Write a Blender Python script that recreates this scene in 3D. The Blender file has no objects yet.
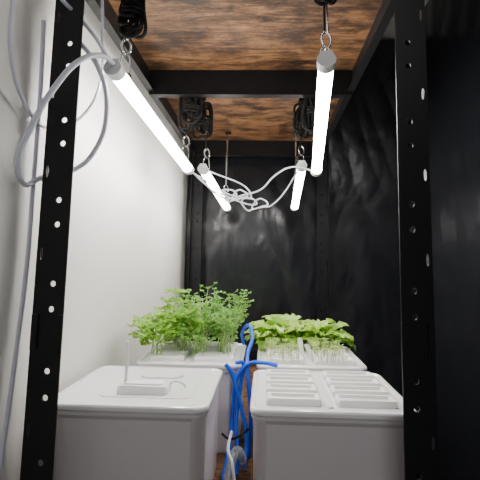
import bpy, bmesh, math, random
from mathutils import Vector, Matrix, noise
random.seed(4)
CZ=1.30
def P(x,y,z): return Vector((x,y,z+CZ))
C=bpy.context.scene.collection
# ---------------------------------------------------------------- materials
def mat(name,col,rough=.5,metal=0,bump=0,bscale=50,emit=0,spec=.5,trans=0,sss=0,var=0,coat=0):
    m=bpy.data.materials.new(name); m.use_nodes=True
    nt=m.node_tree; b=nt.nodes['Principled BSDF']
    b.inputs['Base Color'].default_value=(*col,1); b.inputs['Roughness'].default_value=rough
    b.inputs['Metallic'].default_value=metal; b.inputs['Specular IOR Level'].default_value=spec
    if trans: b.inputs['Transmission Weight'].default_value=trans
    if coat: b.inputs['Coat Weight'].default_value=coat
    if emit:
        b.inputs['Emission Color'].default_value=(*col,1); b.inputs['Emission Strength'].default_value=emit
    tc=nt.nodes.new('ShaderNodeTexCoord'); n=nt.nodes.new('ShaderNodeTexNoise')
    n.inputs['Scale'].default_value=bscale; n.inputs['Detail'].default_value=5
    nt.links.new(tc.outputs['Object'],n.inputs['Vector'])
    if var:
        r=nt.nodes.new('ShaderNodeValToRGB')
        r.color_ramp.elements[0].position=.3; r.color_ramp.elements[1].position=.7
        r.color_ramp.elements[0].color=tuple(c*(1-var) for c in col)+(1,)
        r.color_ramp.elements[1].color=tuple(min(1,c*(1+var)) for c in col)+(1,)
        nt.links.new(n.outputs['Fac'],r.inputs['Fac']); nt.links.new(r.outputs['Color'],b.inputs['Base Color'])
    if bump:
        bp=nt.nodes.new('ShaderNodeBump'); bp.inputs['Strength'].default_value=bump; bp.inputs['Distance'].default_value=.01
        nt.links.new(n.outputs['Fac'],bp.inputs['Height']); nt.links.new(bp.outputs['Normal'],b.inputs['Normal'])
    return m
def leafmat(name,col,var):
    m=mat(name,col,.5,bscale=40,var=var,bump=.2); nt=m.node_tree
    b=nt.nodes['Principled BSDF']; out=nt.nodes['Material Output']
    t=nt.nodes.new('ShaderNodeBsdfTranslucent'); t.inputs[0].default_value=(min(1,col[0]*1.5),min(1,col[1]*1.4),col[2],1)
    mx=nt.nodes.new('ShaderNodeMixShader'); mx.inputs[0].default_value=.38
    nt.links.new(b.outputs[0],mx.inputs[1]); nt.links.new(t.outputs[0],mx.inputs[2]); nt.links.new(mx.outputs[0],out.inputs[0])
    return m
def wood_mat():
    m=bpy.data.materials.new('rustic_wood'); m.use_nodes=True; nt=m.node_tree; N=nt.nodes; L=nt.links
    b=N['Principled BSDF']; b.inputs['Roughness'].default_value=.5
    tc=N.new('ShaderNodeTexCoord'); mp=N.new('ShaderNodeMapping'); mp.inputs['Scale'].default_value=(1.8,15,14)
    L.new(tc.outputs['Object'],mp.inputs['Vector'])
    n1=N.new('ShaderNodeTexNoise'); n1.inputs['Scale'].default_value=3; n1.inputs['Detail'].default_value=10; n1.inputs['Roughness'].default_value=.75; n1.inputs['Distortion'].default_value=1.6
    L.new(mp.outputs[0],n1.inputs['Vector'])
    mp2=N.new('ShaderNodeMapping'); mp2.inputs['Scale'].default_value=(5,10,8); L.new(tc.outputs['Object'],mp2.inputs['Vector'])
    n2=N.new('ShaderNodeTexNoise'); n2.inputs['Scale'].default_value=1.7; n2.inputs['Detail'].default_value=8; n2.inputs['Roughness'].default_value=.7
    L.new(mp2.outputs[0],n2.inputs['Vector'])
    r1=N.new('ShaderNodeValToRGB'); e=r1.color_ramp.elements
    e[0].position=.36; e[0].color=(.022,.010,.006,1); e[1].position=.70; e[1].color=(.42,.215,.09,1)
    k=r1.color_ramp.elements.new(.5); k.color=(.19,.09,.038,1)
    L.new(n1.outputs['Fac'],r1.inputs['Fac'])
    r2=N.new('ShaderNodeValToRGB'); r2.color_ramp.elements[0].position=.40; r2.color_ramp.elements[0].color=(.16,.13,.11,1)
    r2.color_ramp.elements[1].position=.56; r2.color_ramp.elements[1].color=(1,1,1,1)
    L.new(n2.outputs['Fac'],r2.inputs['Fac'])
    mx=N.new('ShaderNodeMix'); mx.data_type='RGBA'; mx.blend_type='MULTIPLY'; mx.inputs[0].default_value=1
    L.new(r1.outputs[0],mx.inputs[6]); L.new(r2.outputs[0],mx.inputs[7]); L.new(mx.outputs[2],b.inputs['Base Color'])
    return m
M_wall=mat('wall_paint',(.80,.79,.76),.45,bump=.08,bscale=120)
M_sheet=mat('black_plastic',(.010,.011,.014),.25,bump=.16,bscale=22,spec=.55)
M_black=mat('black_steel',(.006,.006,.007),.42,bump=.03,bscale=200,spec=.3)
M_cord=mat('black_cord',(.006,.006,.006),.7,bump=.3,bscale=300,spec=.3)
M_white=mat('white_plastic_lid',(.93,.93,.93),.14,bump=.01,bscale=40,coat=.5)
M_body=mat('white_plastic_body',(.70,.665,.675),.28,bump=.01,bscale=60)
M_slot=mat('cap_plastic',(.92,.92,.90),.4,bump=.02,bscale=60)
M_cable=mat('white_cable',(.70,.73,.82),.4,bump=.02)
M_metal=mat('steel_wire',(.6,.6,.6),.25,metal=1,bump=.02)
M_alu=mat('fixture_housing',(.8,.8,.81),.35,bump=.02)
M_led=mat('led_diffuser',(1,.965,.915),.5,emit=68)
M_blue=mat('blue_tube',(.006,.09,.75),.3,bump=.02)
M_clear=mat('clear_hose',(.8,.85,.9),.1,trans=.7,bump=.02)
M_wood=wood_mat()
M_herbA=leafmat('herb_leaf_light',(.27,.48,.08),.3)
M_herbB=leafmat('herb_leaf_fine',(.18,.38,.08),.3)
M_let=leafmat('lettuce_leaf',(.42,.64,.14),.2)
M_stem=mat('stem_green',(.40,.56,.2),.5,bump=.05)
M_seed=mat('seedling',(.55,.54,.36),.6,bump=.05)
M_floor=mat('floor_concrete',(.18,.17,.16),.7,bump=.2,bscale=20,var=.15)
M_ceil=mat('ceiling_paint',(.55,.55,.54),.8,bump=.05)
# ---------------------------------------------------------------- helpers
def obj(name,bm,mats,parent=None,smooth=False,loc=None):
    me=bpy.data.meshes.new(name)
    bmesh.ops.recalc_face_normals(bm,faces=bm.faces)
    bm.to_mesh(me); bm.free()
    for m in (mats if isinstance(mats,list) else [mats]): me.materials.append(m)
    if smooth:
        for p in me.polygons: p.use_smooth=True
    o=bpy.data.objects.new(name,me); C.objects.link(o)
    if parent: o.parent=parent
    if loc is not None: o.location=loc
    return o
def empty(name,loc=(0,0,0)):
    o=bpy.data.objects.new(name,None); o.empty_display_size=.05; C.objects.link(o); return o
def box(bm,x0,x1,y0,y1,z0,z1,mi=0):
    vs=[bm.verts.new((x,y,z)) for z in (z0,z1) for x,y in ((x0,y0),(x1,y0),(x1,y1),(x0,y1))]
    fs=[bm.faces.new([vs[i] for i in f]) for f in ((3,2,1,0),(4,5,6,7),(0,1,5,4),(1,2,6,5),(2,3,7,6),(3,0,4,7))]
    for f in fs: f.material_index=mi
    return vs
def boxo(name,a,mats,parent=None,bev=0):
    bm=bmesh.new(); box(bm,*a)
    if bev: bmesh.ops.bevel(bm,geom=bm.edges[:],offset=bev,segments=2,affect='EDGES')
    return obj(name,bm,mats,parent)
def curve(name,pts,r,m,parent=None,cyclic=False):
    cu=bpy.data.curves.new(name,'CURVE'); cu.dimensions='3D'; cu.bevel_depth=r; cu.bevel_resolution=3; cu.resolution_u=8
    sp=cu.splines.new('BEZIER'); sp.bezier_points.add(len(pts)-1); sp.use_cyclic_u=cyclic
    for bp,p in zip(sp.bezier_points,pts):
        bp.co=p; bp.handle_left_type='AUTO'; bp.handle_right_type='AUTO'
    cu.use_fill_caps=True
    cu.materials.append(m)
    o=bpy.data.objects.new(name,cu); C.objects.link(o)
    dg=bpy.context.evaluated_depsgraph_get(); me=bpy.data.meshes.new_from_object(o.evaluated_get(dg))
    bpy.data.objects.remove(o); 
    for p in me.polygons: p.use_smooth=True
    o=bpy.data.objects.new(name,me); C.objects.link(o)
    if parent: o.parent=parent
    return o
def rrect(cx,cy,w,l,r,n=6):
    out=[]
    for k,(sx,sy) in enumerate(((1,1),(-1,1),(-1,-1),(1,-1))):
        for i in range(n+1):
            a=math.pi/2*(k+i/n)
            out.append((cx+sx*(w/2-r)+r*math.cos(a), cy+sy*(l/2-r)+r*math.sin(a)))
    return out
def loft(bm,rings,capb=True,capt=True,mi=0):
    prev=None
    for pts,z in rings:
        cur=[bm.verts.new((x,y,z)) for x,y in pts]
        if prev:
            for i in range(len(cur)):
                j=(i+1)%len(cur); f=bm.faces.new((prev[i],prev[j],cur[j],cur[i])); f.material_index=mi
                a,b=pts[i],pts[j]
                f.smooth=False if math.hypot(a[0]-b[0],a[1]-b[1])>.03 else True
        elif capb: f=bm.faces.new(cur[::-1]); f.material_index=mi
        prev=cur
    if capt: f=bm.faces.new(prev); f.material_index=mi
# ---------------------------------------------------------------- room
XL=-.440; XR=.80; YB=2.22
boxo('wall_left',(XL-.1,XL,-1.2,YB+.1,0,2.6),M_wall)
boxo('wall_back',(XL,XR+.12,YB,YB+.1,0,2.6),M_wall)
boxo('wall_right',(XR+.02,XR+.12,-1.2,YB,0,2.6),M_wall)
boxo('floor',(XL-.1,XR+.12,-1.2,YB+.1,-.1,0),M_floor)
boxo('ceiling',(XL-.1,XR+.12,-1.2,YB+.1,2.6,2.7),M_ceil)
def sheet(name,p0,ux,length,z0,z1,nrm,amp=1):
    bm=bmesh.new(); nx,nz=190,160; g=[]
    for i in range(nx+1):
        col=[]
        for j in range(nz+1):
            s=length*i/nx; z=z0+(z1-z0)*j/nz
            d=.008*math.sin(s*6+1.2*math.sin(z*1.6))+.012*noise.noise(Vector((s*3,z*1.3,p0[0])))
            d+=.012*abs(noise.noise(Vector((s*7+z*2,z*1.2,2))))+.008*abs(noise.noise(Vector((s*3+z*2,z*4-s*3,7))))
            d+=.004*abs(noise.noise(Vector((s*14-z*5,z*6+s*4,11))))
            d*=amp
            col.append(bm.verts.new((p0[0]+ux[0]*s+nrm[0]*(d+.02),p0[1]+ux[1]*s+nrm[1]*(d+.02),z)))
        g.append(col)
    for i in range(nx):
        for j in range(nz): bm.faces.new((g[i][j],g[i+1][j],g[i+1][j+1],g[i][j+1]))
    return obj(name,bm,M_sheet,smooth=True)
sheet('black_plastic_sheet',(XL+.005,YB-.02),(1,0),XR-XL-.02,.02,2.58,(0,-1),.7)
sheet('black_plastic_sheet',(XR-.005,-1.0),(0,1),YB+.95,.02,2.58,(-1,0))
# ---------------------------------------------------------------- shelving unit
unit=empty('shelving_unit')
YF=.70; YK=2.03; XA=-.406; XB=.287
def plate(bm,u0,u1,z0,z1,thick,fn):
    w=u1-u0
    cells=[]
    z=z0
    pat=[(.044,'o'),(.044,'o'),(.061,'s')]
    k=0
    while z<z1-.001:
        h,t=pat[k%3]; h=min(h,z1-z); cells.append((z,z+h,t if h>.04 else 'n')); z+=h; k+=1
    def cell(a,b,c,d,hole):
        n=16
        if hole is None:
            q=((a,c),(b,c),(b,d),(a,d))
            fr=[bm.verts.new(fn(u,z,0)) for u,z in q]; bk=[bm.verts.new(fn(u,z,thick)) for u,z in q]
            bm.faces.new(fr); bm.faces.new(bk[::-1])
            bm.faces.new((fr[0],fr[3],bk[3],bk[0])); bm.faces.new((fr[1],fr[2],bk[2],bk[1]))
            return
        rect=[];ins=[]
        for i in range(n):
            an=2*math.pi*i/n; cx,cy=math.cos(an),math.sin(an); s=1/max(abs(cx),abs(cy))
            rect.append(((a+b)/2+(b-a)/2*cx*s,(c+d)/2+(d-c)/2*cy*s))
            ins.append(((a+b)/2+hole[0]*cx,(c+d)/2+hole[1]*cy))
        R=[bm.verts.new(fn(u,z,0)) for u,z in rect]; I=[bm.verts.new(fn(u,z,0)) for u,z in ins]
        R2=[bm.verts.new(fn(u,z,thick)) for u,z in rect]; I2=[bm.verts.new(fn(u,z,thick)) for u,z in ins]
        for i in range(n):
            j=(i+1)%n
            bm.faces.new((R[i],R[j],I[j],I[i])); bm.faces.new((R2[i],I2[i],I2[j],R2[j])); bm.faces.new((I[i],I[j],I2[j],I2[i]))
            bm.faces.new((R[j],R[i],R2[i],R2[j]))
    m1=u0+w*.30
    for c,d,t in cells:
        if t=='o':
            cell(u0,m1,c,d,None); cell(m1,u1-w*.1,c,d,(.0050,.0054)); cell(u1-w*.1,u1,c,d,None)
        elif t=='s':
            cell(u0,m1,c,d,(.0025,.011)); cell(m1,u1,c,d,None)
        else: cell(u0,u1,c,d,None)
def post(name,xo,sx,y,sy):
    bm=bmesh.new(); T=.0025
    plate(bm,0,.055,0,2.05,T,lambda u,z,d:(xo+sx*u,y+sy*d,z))
    plate(bm,0,.040,0,2.05,T,lambda u,z,d:(xo+sx*d,y+sy*(u+T),z))
    z0=CZ-.155
    a=sorted((xo+sx*.001,xo+sx*.012)); b=sorted((y-sy*.003,y)); box(bm,a[0],a[1],b[0],b[1],z0,z0+.06)
    a=sorted((xo+sx*.047,xo+sx*.056)); box(bm,a[0],a[1],b[0],b[1],z0,z0+.06)
    box(bm,*sorted((xo-sx*.002,xo+sx*.058)),*sorted((y-sy*.004,y+sy*.045)),0,.012)
    return obj(name,bm,M_black,unit)
post('post_1',XA,1,YF,1); post('post_2',XB,-1,YF,1); post('post_3',XA+.015,1,YK+.05,-1); post('post_4',XB+.035,-1,YK+.05,-1)
def beamY(nm,x0,x1,z0,z1):
    bm=bmesh.new(); box(bm,x0,x1,YF+.012,YK+.04,z0,z1)
    xa=x1 if x0<0 else x0-.018
    box(bm,xa,xa+.018,YF+.012,YK+.04,z0,z0+.003)
    obj(nm,bm,M_black,unit)
def beamX(nm,y,z0,z1):
    bm=bmesh.new(); box(bm,XA+.009,XB-.009,y,y+.004,z0,z1); box(bm,XA+.009,XB-.009,y+.004,y+.028,z0,z0+.003); box(bm,XA+.009,XB-.009,y+.026,y+.028,z0+.003,z0+.02)
    for i in range(9):
        x=XA+.05+i*.075
        box(bm,x,x+.012,y-.001,y,z0+.03,z0+.034)
    obj(nm,bm,M_black,unit)
for k,zt in enumerate((.64,-.515,-1.15)):
    zb=CZ+zt
    bm=bmesh.new(); box(bm,XA+.009,XB-.009,YF+.012,1.366,zb,zb+.014); box(bm,XA+.009,XB-.009,1.368,YK+.04,zb,zb+.014)
    obj('board_%d'%(k+1),bm,M_wood,unit)
    beamY('beam_side_%d'%(2*k+1),XA+.0045,XA+.0085,zb-.075,zb+.012); beamY('beam_side_%d'%(2*k+2),XB-.0085,XB-.0045,zb-.075,zb+.012)
    beamX('beam_end_%d'%(2*k+1),YF+.006,zb-.06,zb-.001); beamX('beam_end_%d'%(2*k+2),YK+.01,zb-.08,zb-.001)
    beamX('beam_mid_%d'%(k+1),1.27,zb-.085,zb-.001)
# ---------------------------------------------------------------- LED tubes
def led(p0,p1,w=.034):
    root=empty('led_tube_light')
    p0=P(*p0); p1=P(*p1); d=(p1-p0); L=d.length; d.normalize()
    r=d.cross(Vector((0,0,1))).normalized(); u=r.cross(d)
    Mx=Matrix((r,d,u)).transposed().to_4x4(); Mx.translation=p0
    h=w/2
    def ext(nm,prof,y0,y1,m,sm=False):
        bm=bmesh.new()
        a=[bm.verts.new((x,y0,z)) for x,z in prof]; b=[bm.verts.new((x,y1,z)) for x,z in prof]; n=len(prof)
        for i in range(n):
            j=(i+1)%n; bm.faces.new((a[i],a[j],b[j],b[i]))
        bm.faces.new(a[::-1]); bm.faces.new(b)
        bm.transform(Mx); obj(nm,bm,m,root,sm)
    n=18; a0=math.radians(180-38); a1=math.radians(360+38)
    arc=[(a0+(a1-a0)*i/n) for i in range(n+1)]
    ext('diffuser',[((h-.001)*math.cos(a),(h*.9)*math.sin(a)) for a in arc],.016,L-.016,M_led,True)
    zt=h*.9*math.sin(a1); xt=(h-.001)*math.cos(a1)
    ext('housing',[(-xt,zt+.0004),(xt,zt+.0004),(xt*.8,zt+.008),(-xt*.8,zt+.008)],.012,L-.012,M_alu)
    cap=[((h+.002)*math.cos(a),(h*.98)*math.sin(a)) for a in arc]+[(xt*.85,zt+.010),(-xt*.85,zt+.010)]
    ext('end_cap_1',cap,-.006,.018,M_alu); ext('end_cap_2',cap,L-.018,L+.006,M_alu)
    for k,yc in enumerate((.05,L-.05)):
        bm=bmesh.new(); box(bm,-xt-.001,xt+.001,yc-.006,yc+.006,zt+.002,zt+.0105); bm.transform(Mx); obj('clip_%d'%(k+1),bm,M_metal,root)
    return Mx,L
TUB=[((-.312,.76,.385),(-.272,1.36,.321)),((.116,.76,.402),(.172,1.36,.318)),
     ((-.235,1.44,.342),(-.192,1.95,.268)),((.129,1.44,.357),(.140,1.95,.275))]
clips=[]
for a,b in TUB:
    Mx,L=led(a,b); clips.append((Mx@Vector((0,.05,.021)),Mx@Vector((0,L-.05,.021))))
# ---------------------------------------------------------------- hangers
def hanger(bot,ztop,bundle=True,big=1.0,dx=0,frac=.6):
    root=empty('rope_hanger')
    top=Vector((bot.x+dx,bot.y,ztop)); H=ztop-bot.z
    q=bot+Vector((0,0,.045))
    curve('steel_bail',[bot+Vector((-.012,0,.0015)),bot+Vector((-.012,0,.01)),q,bot+Vector((.012,0,.01)),bot+Vector((.012,0,.0015))],.0018,M_metal,root)
    curve('snap_hook',[q+Vector((.0,0,-.006)),q+Vector((.010,0,.004)),q+Vector((.009,0,.026)),q+Vector((0,0,.034)),q+Vector((-.008,0,.024)),q+Vector((-.004,0,.004))],.0028,M_metal,root)
    s=q+Vector((0,0,.03))
    curve('hanging_rope',[s,s.lerp(top,.5),top],.0028,M_metal if not bundle else M_cord,root)
    if big<1.3: curve('steel_strap',[s+Vector((.004,-.004,0)),s.lerp(top,.5)+Vector((.004,-.004,0)),top+Vector((.004,-.004,-.02))],.0030,M_metal,root)
    if bundle:
        bm=bmesh.new(); c=top.lerp(s,.45)
        box(bm,c.x-.007,c.x+.026,c.y-.009,c.y+.009,c.z-.026,c.z+.022); bmesh.ops.bevel(bm,geom=bm.edges[:],offset=.006,segments=3,affect='EDGES')
        box(bm,c.x+.02,c.x+.036,c.y-.003,c.y+.003,c.z+.006,c.z+.012)
        if frac>.5:
            obj('ratchet_body',bm,M_cord,root)
            curve('ratchet_ring',[c+Vector((.010+.010*math.cos(a),-.010,.010*math.sin(a)-.002)) for a in (0,1.57,3.14,4.71)],.002,M_metal,root,True)
        else: bm.free()
        curve('top_carabiner',[top+Vector((.004,0,-.002)),top+Vector((.012,0,-.015)),top+Vector((.009,0,-.036)),top+Vector((0,0,-.042)),top+Vector((-.007,0,-.03)),top+Vector((-.006,0,-.012))],.0028,M_cord,root,True)
        rr=random.Random(int(bot.x*1000)+7); pts=[c+Vector((.0,0,.02))]
        zt=top.z-.02; zl=top.z-H*frac
        for k in range(9):
            ox=rr.uniform(-.008,.024)*big; oy=rr.uniform(-.012,.012)
            a=zt-rr.uniform(0,.25)*(zt-zl); b=zl+rr.uniform(0,.35)*(zt-zl)
            pts+= [Vector((top.x+ox,top.y+oy,a)),Vector((top.x+ox+.010*big+rr.uniform(0,.008),top.y+oy,(a+b)/2+rr.uniform(-.01,.01))),Vector((top.x+ox+.004,top.y-oy,b)),Vector((top.x+ox-.012*big,top.y+oy,(a+b)/2))]
        curve('rope_hank',pts,.0032*big,M_cord,root)
        zc=(zt+zl)/2
        curve('rope_wrap',[Vector((top.x+.010*big+.018*big*math.cos(i*1.6),top.y+.014*math.sin(i*1.6),zc+.012-.0022*i+rr.uniform(-.002,.002))) for i in range(13)],.003*big,M_cord,root)
    bm=bmesh.new(); box(bm,top.x-.008,top.x+.02,top.y-.008,top.y+.008,ztop-.012,ztop); obj('top_hook',bm,M_cord,root)
ZB=CZ+.64
hanger(clips[0][0],ZB,True,1.25,.0,.68)
hanger(clips[1][0],ZB,True,1.0,-.004,.38)
hanger(clips[0][1],ZB,True,1.5,-.0,.72)
hanger(clips[1][1],ZB,True,1.5,-.02,.75)
hanger(clips[2][0],ZB,True,1.4,-.03,.6)
hanger(clips[3][0],ZB,True,1.4,0,.6)
hanger(clips[2][1],ZB,False); hanger(clips[3][1],ZB,False)
# ---------------------------------------------------------------- cables
def cp(l): return [P(*p) for p in l]
curve('power_cable',cp([(-.31,.752,.392),(-.315,.725,.392),(-.335,.675,.36),(-.37,.648,.289),(-.398,.64,.218),(-.418,.645,.165),(-.426,.68,.132),(-.424,.72,.15),(-.374,.765,.182),(-.347,.775,.219),(-.325,.77,.29),(-.345,.765,.39),(-.384,.745,.444),(-.415,.745,.50),(-.424,.73,.60)]),.0050,M_cable)
curve('power_cable',cp([(-.413,.58,.60),(-.413,.59,.42),(-.413,.60,.319),(-.418,.66,.261),(-.423,.74,.255),(-.39,.80,.30),(-.355,.80,.37),(-.352,.79,.48),(-.36,.78,.638)]),.0034,M_cable)
curve('power_cable',cp([(-.40,.665,.60),(-.395,.665,.50),(-.36,.72,.46),(-.335,.725,.43),(-.318,.745,.40)]),.0038,M_cable)
curve('power_cable',cp([(-.426,.70,.45),(-.428,.71,.30),(-.428,.71,.13),(-.428,.71,0),(-.429,.70,-.15),(-.430,.69,-.27),(-.430,.67,-.38),(-.430,.60,-.6)]),.0042,M_cable)
def tangle(a,b,cx,cz,y,loops,r):
    pts=[Vector(a)]
    for i in range(loops*8):
        an=i/8*2*math.pi; t=i/(loops*8)
        pts.append(Vector((cx+(t-.5)*.07+r*(1+.3*math.sin(i))*math.cos(an),y+.02*math.sin(i*1.7),cz+.35*r*math.sin(an)+.01*math.sin(i*.9))))
    pts.append(Vector(b)); return cp(pts)
curve('link_cable',tangle((-.272,1.37,.32),(-.235,1.43,.345),-.115,.245,1.45,2,.035),.0028,M_cable)
curve('link_cable',tangle((-.20,1.42,.26),(.129,1.43,.357),-.04,.215,1.46,2,.035),.0028,M_cable)
curve('link_cable',cp([(-.272,1.372,.325),(-.22,1.40,.28),(-.15,1.45,.235),(-.08,1.45,.25),(-.02,1.45,.27),(.03,1.44,.32),(.09,1.42,.348),(.172,1.372,.32)]),.0032,M_cable)
# ---------------------------------------------------------------- planters
ZT=CZ-.27; ZS=CZ-.5005
def planter(x0,x1,y0,y1,kind):
    root=empty('hydroponic_planter')
    cx=(x0+x1)/2; cy=(y0+y1)/2; w=x1-x0; l=y1-y0
    bm=bmesh.new(); R=.026
    loft(bm,[(rrect(cx,cy,w*.92,l*.92,.022),ZS),(rrect(cx,cy,w*.94,l*.94,.024),ZS+.006),(rrect(cx,cy,w-.014,l-.014,R),ZT-.028),(rrect(cx,cy,w-.006,l-.006,R),ZT-.020),(rrect(cx,cy,w-.006,l-.006,R),ZT-.0125)])
    obj('tank',bm,M_body,root)
    bm=bmesh.new()
    loft(bm,[(rrect(cx,cy,w-.002,l-.002,R),ZT-.012),(rrect(cx,cy,w,l,R),ZT-.010),(rrect(cx,cy,w,l,R),ZT-.004),(rrect(cx,cy,w-.003,l-.003,R),ZT-.001),(rrect(cx,cy,w-.008,l-.008,R-.002),ZT),
             (rrect(cx,cy,w-.018,l-.018,R-.006),ZT),(rrect(cx,cy,w-.022,l-.022,R-.008),ZT-.003)],capb=True)
    obj('lid',bm,M_white,root)
    zt=ZT-.003
    def pad(nm,px,py,pw,pl,h,r=.006,m=M_slot,inset=0,z=None):
        z=zt if z is None else z
        bm=bmesh.new()
        rings=[(rrect(px,py,pw,pl,r),z-.001),(rrect(px,py,pw,pl,r),z+h*.7),(rrect(px,py,pw-.003,pl-.003,r*.8),z+h)]
        if inset: rings+= [(rrect(px,py,pw-inset,pl-inset,r*.6),z+h),(rrect(px,py,pw-inset-.003,pl-inset-.003,r*.6),z+h-.006)]
        loft(bm,rings); return obj(nm,bm,m,root)
    if kind=='pump':
        pad('access_panel',cx+.02,cy+.01,.19,.20,.0015,.02,M_white)
        pad('hatch_cover',cx+.02,cy+.065,.10,.05,.005,.024,M_white,z=zt+.0015)
        pad('pump_housing',-.250,.868,.105,.05,.018,.008,M_white,z=zt)
        pad('pump_housing_top',-.250,.868,.08,.03,.003,.008,M_slot,z=zt+.018)
        curve('level_rod',cp([(-.291,.868,-.262),(-.291,.868,-.170)]),.0038,M_slot,root)
        curve('float_cord',cp([(-.205,.868,-.262),(-.19,.875,-.252),(-.175,.885,-.258),(-.17,.90,-.270)]),.002,M_cable,root)
    else:
        rows=4
        pitch=(l-.05)/rows
        for c,(px,pw) in enumerate(((cx-w*.23,w*.34),(cx+w*.22,w*.37))):
            for r_ in range(rows):
                py=y0+.025+pitch*(r_+.5)
                pad('pod_cap_%d_%d'%(c+1,r_+1),px,py,pw,pitch*.70,.013,.006,M_slot,inset=.014)
        pad('center_rib',cx-.003,cy,.012,l-.05,.004,.004,M_white)
    return root
planter(-.420,-.103,.775,1.062,'pump')
planter(-.026,.290,.775,1.062,'slots')
planter(-.350,-.058,1.10,1.39,'herb')
planter(-.020,.278,1.10,1.39,'slots2')
# ---------------------------------------------------------------- plants
def stem(bm,pts,r,mi):
    n=5; prev=None
    for k,p in enumerate(pts):
        rr=r*(1-.5*k/len(pts))
        cur=[bm.verts.new(p+Vector((rr*math.cos(2*math.pi*i/n),rr*math.sin(2*math.pi*i/n),0))) for i in range(n)]
        if prev:
            for i in range(n):
                j=(i+1)%n; f=bm.faces.new((prev[i],prev[j],cur[j],cur[i])); f.material_index=mi
        prev=cur
def lobed_leaf(bm,base,d,up,size,mi,lobes=3,wid=.85):
    r=d.cross(up)
    if r.length<.01: r=Vector((1,0,0))
    r.normalize(); n=r.cross(d).normalized()
    out=[]
    N=lobes*4+1
    for i in range(N):
        t=i/(N-1); a=(t-.5)*math.radians(250)
        rad=size*.5*(1+.28*math.cos(a*lobes*1.4))
        rad*= (1-.25*abs(t-.5)*2)
        x=rad*math.sin(a)*wid; y=size*.45+rad*math.cos(a)
        out.append(base+r*x+d*y+n*(-.25*abs(x)+.12*y*math.sin(i*2.1))*1.0)
    b=bm.verts.new(base); c=bm.verts.new(base+d*size*.45+n*size*.06)
    vs=[bm.verts.new(p) for p in out]
    for i in range(N-1):
        f=bm.faces.new((c,vs[i],vs[i+1])); f.material_index=mi; f.smooth=True
    f=bm.faces.new((b,vs[0],c)); f.material_index=mi; f=bm.faces.new((c,vs[-1],b)); f.material_index=mi
def rv(s): return Vector((random.uniform(-s,s),random.uniform(-s,s),random.uniform(-s,s)))
def herb(name,cx,cy,nst,hgt,spread,lsize,m,fine):
    bm=bmesh.new()
    base=Vector((cx,cy,ZT+.001))
    for s in range(nst):
        a=random.uniform(0,2*math.pi); sp=spread*math.sqrt(random.random()); h=hgt*random.uniform(.5,1.15)*(1-.25*(sp/spread)**2)
        tip=base+Vector((sp*math.cos(a),sp*math.sin(a)*.8,h))
        tip.x=max(tip.x,XL+.045)
        mid=base.lerp(tip,.5)+Vector((-.15*sp*math.cos(a),0,h*.12))
        b0=base+Vector((random.uniform(-.024,.024),random.uniform(-.024,.024),0))
        pts=[b0,b0.lerp(mid,.5),mid,mid.lerp(tip,.5),tip]
        stem(bm,pts,.0015,1)
        nodes=5 if fine else 3
        for k in range(nodes):
            t=.50+.50*k/(nodes-1)
            q=mid.lerp(tip,(t-.5)*2) if t>.5 else b0.lerp(mid,t*2)
            for side in (-1,1):
                da=a+side*1.3+random.uniform(-.5,.5)
                d=Vector((math.cos(da),math.sin(da),random.uniform(.1,.7))).normalized()
                ln=random.uniform(.012,.034)*(1.2-.4*t)
                e=q+d*ln
                stem(bm,[q,e],.0008,1)
                for w in (-.9,0,.9):
                    dd=(Matrix.Rotation(w,3,'Z')@d+rv(.25)).normalized()
                    lobed_leaf(bm,e+dd*.002,dd,Vector((0,0,1))+rv(.5),lsize*random.uniform(.65,1.15),0,3)
        for w in (-1,0,1):
            dd=(Vector((math.cos(a+w),math.sin(a+w),.8))+rv(.2)).normalized(); lobed_leaf(bm,tip,dd,Vector((0,0,1)),lsize,0,3)
    return obj(name,bm,[m,M_stem])
herb('parsley_plant',-.305,1.17,13,.085,.085,.023,M_herbA,False)
herb('parsley_plant',-.29,1.30,17,.155,.09,.022,M_herbA,False)
herb('parsley_plant',-.245,1.24,16,.125,.075,.021,M_herbA,False)
herb('cilantro_plant',-.19,1.20,15,.13,.075,.012,M_herbB,True)
herb('cilantro_plant',-.115,1.21,16,.13,.070,.0115,M_herbB,True)
herb('cilantro_plant',-.115,1.32,20,.170,.085,.0115,M_herbB,True)
herb('cilantro_plant',-.20,1.33,20,.175,.085,.012,M_herbB,True)
def lettuce(cx,cy,n,size):
    bm=bmesh.new(); base=Vector((cx,cy,ZT+.002))
    for s in range(n):
        a=s*2.4+random.uniform(-.3,.3); el=.62+.9*(s/n)+random.uniform(-.12,.12)
        L=size*random.uniform(.75,1.12); W=L*.27
        dh=Vector((math.cos(a),math.sin(a),0)); side=Vector((-math.sin(a),math.cos(a),0))
        g=[]; nl,nw=12,10
        for i in range(nl+1):
            t=i/nl; e=el-.6*t*t
            c=base+dh*(L*t*math.cos(e))+Vector((0,0,L*t*math.sin(e)))
            wd=W*(.08+.92*math.sin(min(1,t*1.05)*math.pi*.62)**2.4)*(1 if t<.8 else 1-.75*((t-.8)/.2)**2)
            row=[]
            for j in range(nw+1):
                v=j/nw*2-1
                nrm=Vector((-dh.x*math.sin(e),-dh.y*math.sin(e),math.cos(e)))
                ruf=.009*abs(v)**1.5*math.sin(i*2.3+j*1.9+s)*min(1,t*2)+.003*math.sin(i*1.7+j*2.7)
                row.append(bm.verts.new(c+side*(wd*v*(1+.22*math.sin(i*2.4+s)))+nrm*(ruf+.25*wd*abs(v)**1.5)))
            g.append(row)
        for i in range(nl):
            for j in range(nw):
                f=bm.faces.new((g[i][j],g[i+1][j],g[i+1][j+1],g[i][j+1])); f.smooth=True
                f.material_index=1 if (j in (4,5) and i<5) else 0
    return obj('lettuce_plant',bm,[M_let,M_stem])
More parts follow.
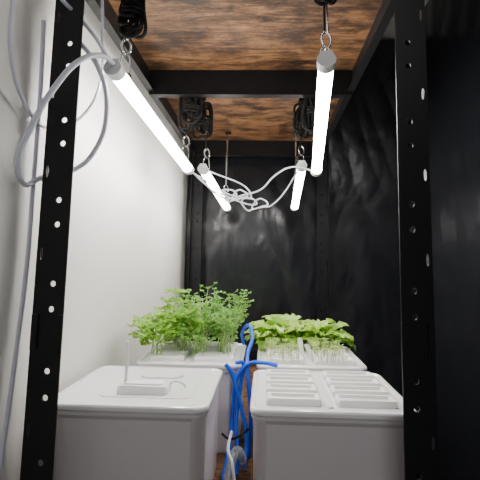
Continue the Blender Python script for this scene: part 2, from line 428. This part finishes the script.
for lx,ly,ln,ls in ((.035,1.350,13,.105),(.080,1.355,14,.125),(.125,1.345,12,.11),(.165,1.355,14,.125),(.200,1.345,11,.095),(.005,1.340,11,.085)):
    lettuce(lx,ly,ln,ls)
# seedlings
bm=bmesh.new()
for r in range(4):
    for c in (.030,.075,.155,.205):
        for k in range(10):
            b=Vector((c+random.uniform(-.024,.024),1.135+r*.045+random.uniform(-.006,.006),ZT+.004))
            h=random.uniform(.022,.046); t=b+Vector((random.uniform(-.008,.008),random.uniform(-.006,.006),h))
            stem(bm,[b,b.lerp(t,.5),t],.0009,1)
            for s in (-1,1):
                lobed_leaf(bm,t,Vector((s,random.uniform(-.5,.5),.4)).normalized(),Vector((0,0,1)),.007,0,2)
obj('seedling_tray',bm,[M_let,M_seed])
def marker(x,y,h,lean):
    bm=bmesh.new(); w=.007
    prof=[(-w*.2,0),(w*.2,0),(w,h*.25),(w,h),(-w,h),(-w,h*.25)]
    f=[bm.verts.new((px+lean*pz,0,pz)) for px,pz in prof]; b=[bm.verts.new((px+lean*pz,.0015,pz)) for px,pz in prof]
    bm.faces.new(f); bm.faces.new(b[::-1])
    for i in range(6): j=(i+1)%6; bm.faces.new((f[i],b[i],b[j],f[j]))
    o=obj('plant_marker',bm,M_slot,loc=(x,y,ZT+.001))
marker(.110,1.20,.055,-.12); marker(.138,1.16,.045,-.45)
# ---------------------------------------------------------------- tubing
curve('blue_air_tube',cp([(.035,1.070,-.262),(-.0,1.078,-.258),(-.04,1.08,-.262),(-.066,1.075,-.29),(-.078,1.07,-.36),(-.080,1.06,-.42),(-.085,1.0,-.465),(-.09,.97,-.493)]),.0052,M_blue)
curve('blue_air_tube',cp([(-.10,1.072,-.262),(-.085,1.07,-.28),(-.070,1.065,-.32),(-.052,1.06,-.38),(-.040,1.05,-.44),(-.045,1.02,-.493)]),.0052,M_blue)
curve('blue_air_tube',cp([(-.035,1.078,-.493),(-.032,1.08,-.40),(-.042,1.08,-.28),(-.045,1.12,-.25),(-.035,1.20,-.215),(-.05,1.26,-.19),(-.07,1.29,-.22),(-.065,1.30,-.255)]),.0052,M_blue)
curve('blue_air_tube',cp([(-.072,1.073,-.258),(-.055,1.088,-.262),(-.058,1.082,-.30),(-.068,1.06,-.40),(-.060,1.02,-.47),(-.062,.99,-.493)]),.0052,M_blue)
root=empty('corrugated_hose')
hp=lambda t:(-.078+.03*t,.92+.10*t,-.478+.045*math.sin(t*3))
for i in range(14):
    c=P(*hp(i/13))
    curve('ring_%d'%(i+1),[c+Vector((.008*math.cos(a),0.003*math.sin(a),.008*math.sin(a))) for a in (0,1.57,3.14,4.71)],.0022,M_clear,root,True)
curve('hose_core',cp([hp(t) for t in (0,.25,.5,.75,1)]),.007,M_clear,root)
curve('drain_cable',cp([(-.075,1.0,-.40),(-.078,.95,-.42),(-.067,.92,-.43),(-.055,.88,-.478),(-.05,.83,-.494),(-.045,.76,-.494)]),.0035,M_cable)
curve('pump_cord',cp([(-.098,1.0,-.405),(-.08,.99,-.412),(-.05,.98,-.398),(-.034,.98,-.385)]),.0028,M_cord)
# ---------------------------------------------------------------- light
w=bpy.data.worlds.new('World'); bpy.context.scene.world=w; w.use_nodes=True
w.node_tree.nodes['Background'].inputs[0].default_value=(.97,.93,1,1); w.node_tree.nodes['Background'].inputs[1].default_value=.34
la=bpy.data.lights.new('added_fill_light','AREA'); la.energy=8; la.size=.6; la.color=(1,.95,.93)  # unseen fill lamp, added behind the camera to lift the planter fronts
lo=bpy.data.objects.new('added_fill_light',la); lo.location=(.2,-.6,2.55); lo.rotation_euler=(math.radians(25),0,0); C.objects.link(lo)
# ---------------------------------------------------------------- camera
cam=bpy.data.cameras.new('camera'); co=bpy.data.objects.new('camera',cam); C.objects.link(co)
f=400; cam.sensor_width=36; cam.lens=36*f/480; cam.clip_start=.02
cam.shift_x=-12/480; cam.shift_y=-20/480
yaw=math.radians(2); pit=math.atan(.108); ro=math.radians(1)
fw=Vector((-math.sin(yaw)*math.cos(pit),math.cos(yaw)*math.cos(pit),math.sin(pit)))
r0=Vector((math.cos(yaw),math.sin(yaw),0)); u0=r0.cross(fw)
u=math.cos(ro)*u0-math.sin(ro)*r0; r=math.cos(ro)*r0+math.sin(ro)*u0
Mx=Matrix((r,u,-fw)).transposed().to_4x4(); Mx.translation=(0,0,CZ)
co.matrix_world=Mx
bpy.context.scene.camera=co
